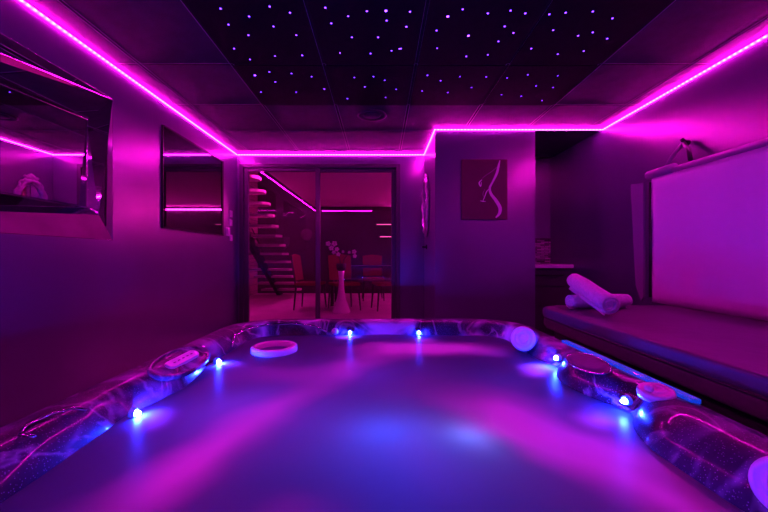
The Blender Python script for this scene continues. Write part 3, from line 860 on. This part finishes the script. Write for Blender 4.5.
# ------------------------------------------------------------------ the room beyond the glass
Y2, YE, XL2, XR2 = YB + .12, 8.6, -3.05, 3.2
struct('floor.001', box(XL2, XR2, YB, YE, ZF - .1, ZF), M['roomfloor'])
struct('ceiling.001', box(-1.66, XR2, Y2, YE, ZC, ZC + .15), M['roomceil'])
struct('wall_room_left', box(XL2 - .1, XL2, YB, YE, ZF, 2.7), M['brick'])
struct('wall_room_right', box(XR2, XR2 + .1, YB, YE, ZF, ZC), M['roomwall'])
b = box(XL2, XR2, YE, YE + .1, ZF, 2.7); struct('wall_room_back', b, M['roomdark'])
b = box(XL2, XL - .1, YB + .02, YB + .12, ZF, 2.7); bx(b, XR2, XR + .1, YB, YB + .12, ZF, ZC); bx(b, XL - .1, -1.66, YB + .02, YB + .12, ZC, 2.7)
struct('wall_room_front', b, M['roomwall'])
struct('ceiling.002', box(XL2, -1.66, YB, YE, 2.7, 2.8), M['roomdark'])
b = box(-1.80, -1.70, 5.2, YE, -.905 + .0, ZC); 

b.free()
def rtape(bm, m, label): return tag(obj('led_strip', bm, m), label, 'led strip', 'red led strips in the room beyond the door')
rtape(box(.35, XR2, YE - .02, YE - .003, 1.17, 1.195), M['roomstrip_x'], 'red led strip along the far wall beyond the glass door')
rtape(box(XR2 - .02, XR2, Y2, YE - .02, 1.17, 1.195), M['roomfill_y'], 'unseen red fill strip added along the side wall beyond the glass door')  # out-of-view strip added to brighten the far room
rtape(box(-1.68, -1.66, 4.9, 7.9, ZC + .06, ZC + .08), M['roomfill_y'], 'unseen red fill strip added on the edge of the stairwell opening')  # hidden strip added as extra red light by the stairs

# stairs
st = thing('staircase', 'open staircase with floating wooden treads and a black stringer, seen through the glass door', 'staircase', (-2.3, 6.6, ZF))
for i in range(13):
    z = -.74 + .165 * i; y = 8.0 - .2333 * i
    b = bmesh.new()
    prism(b, [(-2.76, y), (-1.93, y), (-1.855, y + .07), (-1.855, y + .19), (-1.90, y + .27), (-2.76, y + .27)], lambda u, v, d: (u, v, d), z - .045, z)
    obj('tread', b, M['tread'], st)
b = bmesh.new()
A = Vector((-2.42, 8.46, -.905)); B = Vector((-2.42, 5.0, 1.21 + .1))
prism(b, [(8.46, -.905), (8.20, -.905), (5.0, 1.06), (5.0, 1.30)], lambda u, v, d: (d, u, v), -2.46, -2.38)
obj('stringer', b, M['blackmetal'], st)
b = bmesh.new()
for (y, z) in ((8.0, -.74), (6.6, .25)):
    tube(b, [(-2.72, y + .1, z), (-2.72, y + .1, z + .8)], .012, 8)
tube(b, [(-2.72, 8.1, .06), (-2.72, 6.7, 1.05)], .016, 8)
obj('handrail', b, M['blackmetal'], st, True)

tag(obj('wall_clock', lathe(bmesh.new(), [(0, 0), (.15, 0), (.15, .02), (.13, .03), (0, .025)], 32, orient((-1.83, YE, .55), (0, -1, 0))), M['roomwall'], None, True), 'round red disc hanging on the far wall beside the stairs', 'wall disc')

# dining chairs and table
def chair(label):
    t = thing('dining_chair', label, 'chair', (0, 0, ZF), 'dining chairs beyond the glass door')
    s = ZF
    obj('seat', box(-.22, .22, -.22, .22, s + .42, s + .47, .015), M['redfabric'], t)
    b = bmesh.new()
    prism(b, [(-.20, s + .50), (.20, s + .50), (.21, s + .93), (.0, s + .96), (-.21, s + .93)], lambda u, v, d: (u, d + (v - s - .5) * .15, v), .19, .225)
    obj('backrest', b, M['redfabric'], t)
    for sx in (-1, 1):
        for sy in (-1, 1):
            b = bmesh.new(); tube(b, [(sx * .19, sy * .19, s + .43), (sx * .215, sy * .225, s)], [.02, .012], 8)
            obj('leg', b, M['black'], t)
    b = bmesh.new()
    for sx in (-1, 1): tube(b, [(sx * .205, .20, s + .44), (sx * .21, .27, s + .93)], .013, 8)
    obj('back_post', b, M['black'], t)
    return t
c0 = chair('dining chair with a red back standing between the stairs and the door mullion')
c0.location = (-1.22, 6.05, 0); c0.rotation_euler = (0, 0, R(84))
dup(c0, (-.62, 5.95, ZF), R(25), 'dining chair behind the door mullion, left of the white vase').location.z = 0
dup(c0, (.12, 6.0, ZF), R(-75), 'dining chair at the right end of the table beyond the glass').location.z = 0
dup(c0, (-.15, 7.3, ZF), R(5), 'dining chair on the far side of the table beyond the glass').location.z = 0
t = thing('dining_table', 'dark low-lit dining table beyond the right pane of the glass door', 'table', (-.35, 6.6, ZF))
obj('tabletop', box(-.95, .35, 6.3, 7.0, -.20, -.165, .006), M['black'], t)
for x in (-.88, .28):
    for y in (6.36, 6.93): obj('leg', box(x - .03, x + .03, y - .03, y + .03, ZF, -.20, .004), M['black'], t)

t = thing('floor_vase', 'tall white floor vase flared at the foot, beyond the right door pane', 'vase', (-.63, 5.62, ZF))
vm = Matrix.Translation((-.63, 5.62, ZF))
obj('vase_body', lathe(bmesh.new(), [(0, 0), (.15, 0), (.155, .02), (.120, .10), (.078, .22), (.052, .36), (.040, .50), (.042, .60), (.055, .68), (.047, .68), (.034, .60), (0, .58)], 32, vm), M['vase'], t, True)
obj('vase_cup', lathe(bmesh.new(), [(.045, .68), (.075, .70), (.08, .80), (.07, .80), (.065, .71), (0, .70)], 24, vm), M['roomdark'], t, True)
t = thing('orchid', 'pale orchid blossoms standing in the tall white vase', 'flower', (-.63, 5.62, ZF + .7))
b = bmesh.new()
tube(b, [(-.63, 5.62, ZF + .70), (-.66, 5.62, ZF + .9), (-.74, 5.60, ZF + 1.08), (-.84, 5.6, ZF + 1.12)], .006, 6)
tube(b, [(-.63, 5.62, ZF + .70), (-.58, 5.62, ZF + .88), (-.50, 5.60, ZF + .96), (-.42, 5.6, ZF + .97)], .006, 6)
obj('stem', b, M['stem'], t, True)
for (x, z, s) in ((-.84, 1.12, 1), (-.79, 1.05, 1), (-.74, 1.12, 1.1), (-.70, 1.03, .9), (-.75, .98, .8), (-.68, .95, .9), (-.60, .99, .6), (-.50, .98, .6), (-.42, .99, .9), (-.41, .92, .8)):
    b = bmesh.new()
    for k in range(5):
        a = 2 * math.pi * k / 5 + x * 9
        blob(b, (x + .026 * s * math.cos(a), 5.59, ZF + z + .026 * s * math.sin(a)), .022 * s, .006, .018 * s, 1)
    blob(b, (x, 5.582, ZF + z), .008, .010, .008, 1)
    obj('blossom', b, M['petal'], t, True)

# lit shelves on the far wall
for (x0, x1, z, lab) in ((-.10, .58, .80, 'upper lit wall shelf on the far wall beyond the right door pane'), (-.02, .42, .50, 'lower lit wall shelf on the far wall beyond the right door pane')):
    t = thing('wall_shelf', lab, 'shelf', ((x0 + x1) / 2, YE - .1, z), 'lit shelves beyond the glass door')
    obj('shelf_board', box(x0, x1, YE - .2, YE, z, z + .03, .004), M['roomwall'], t)
    obj('shelf_light', box(x0 + .02, x1 - .02, YE - .19, YE - .17, z - .012, z), M['lamp'], t)
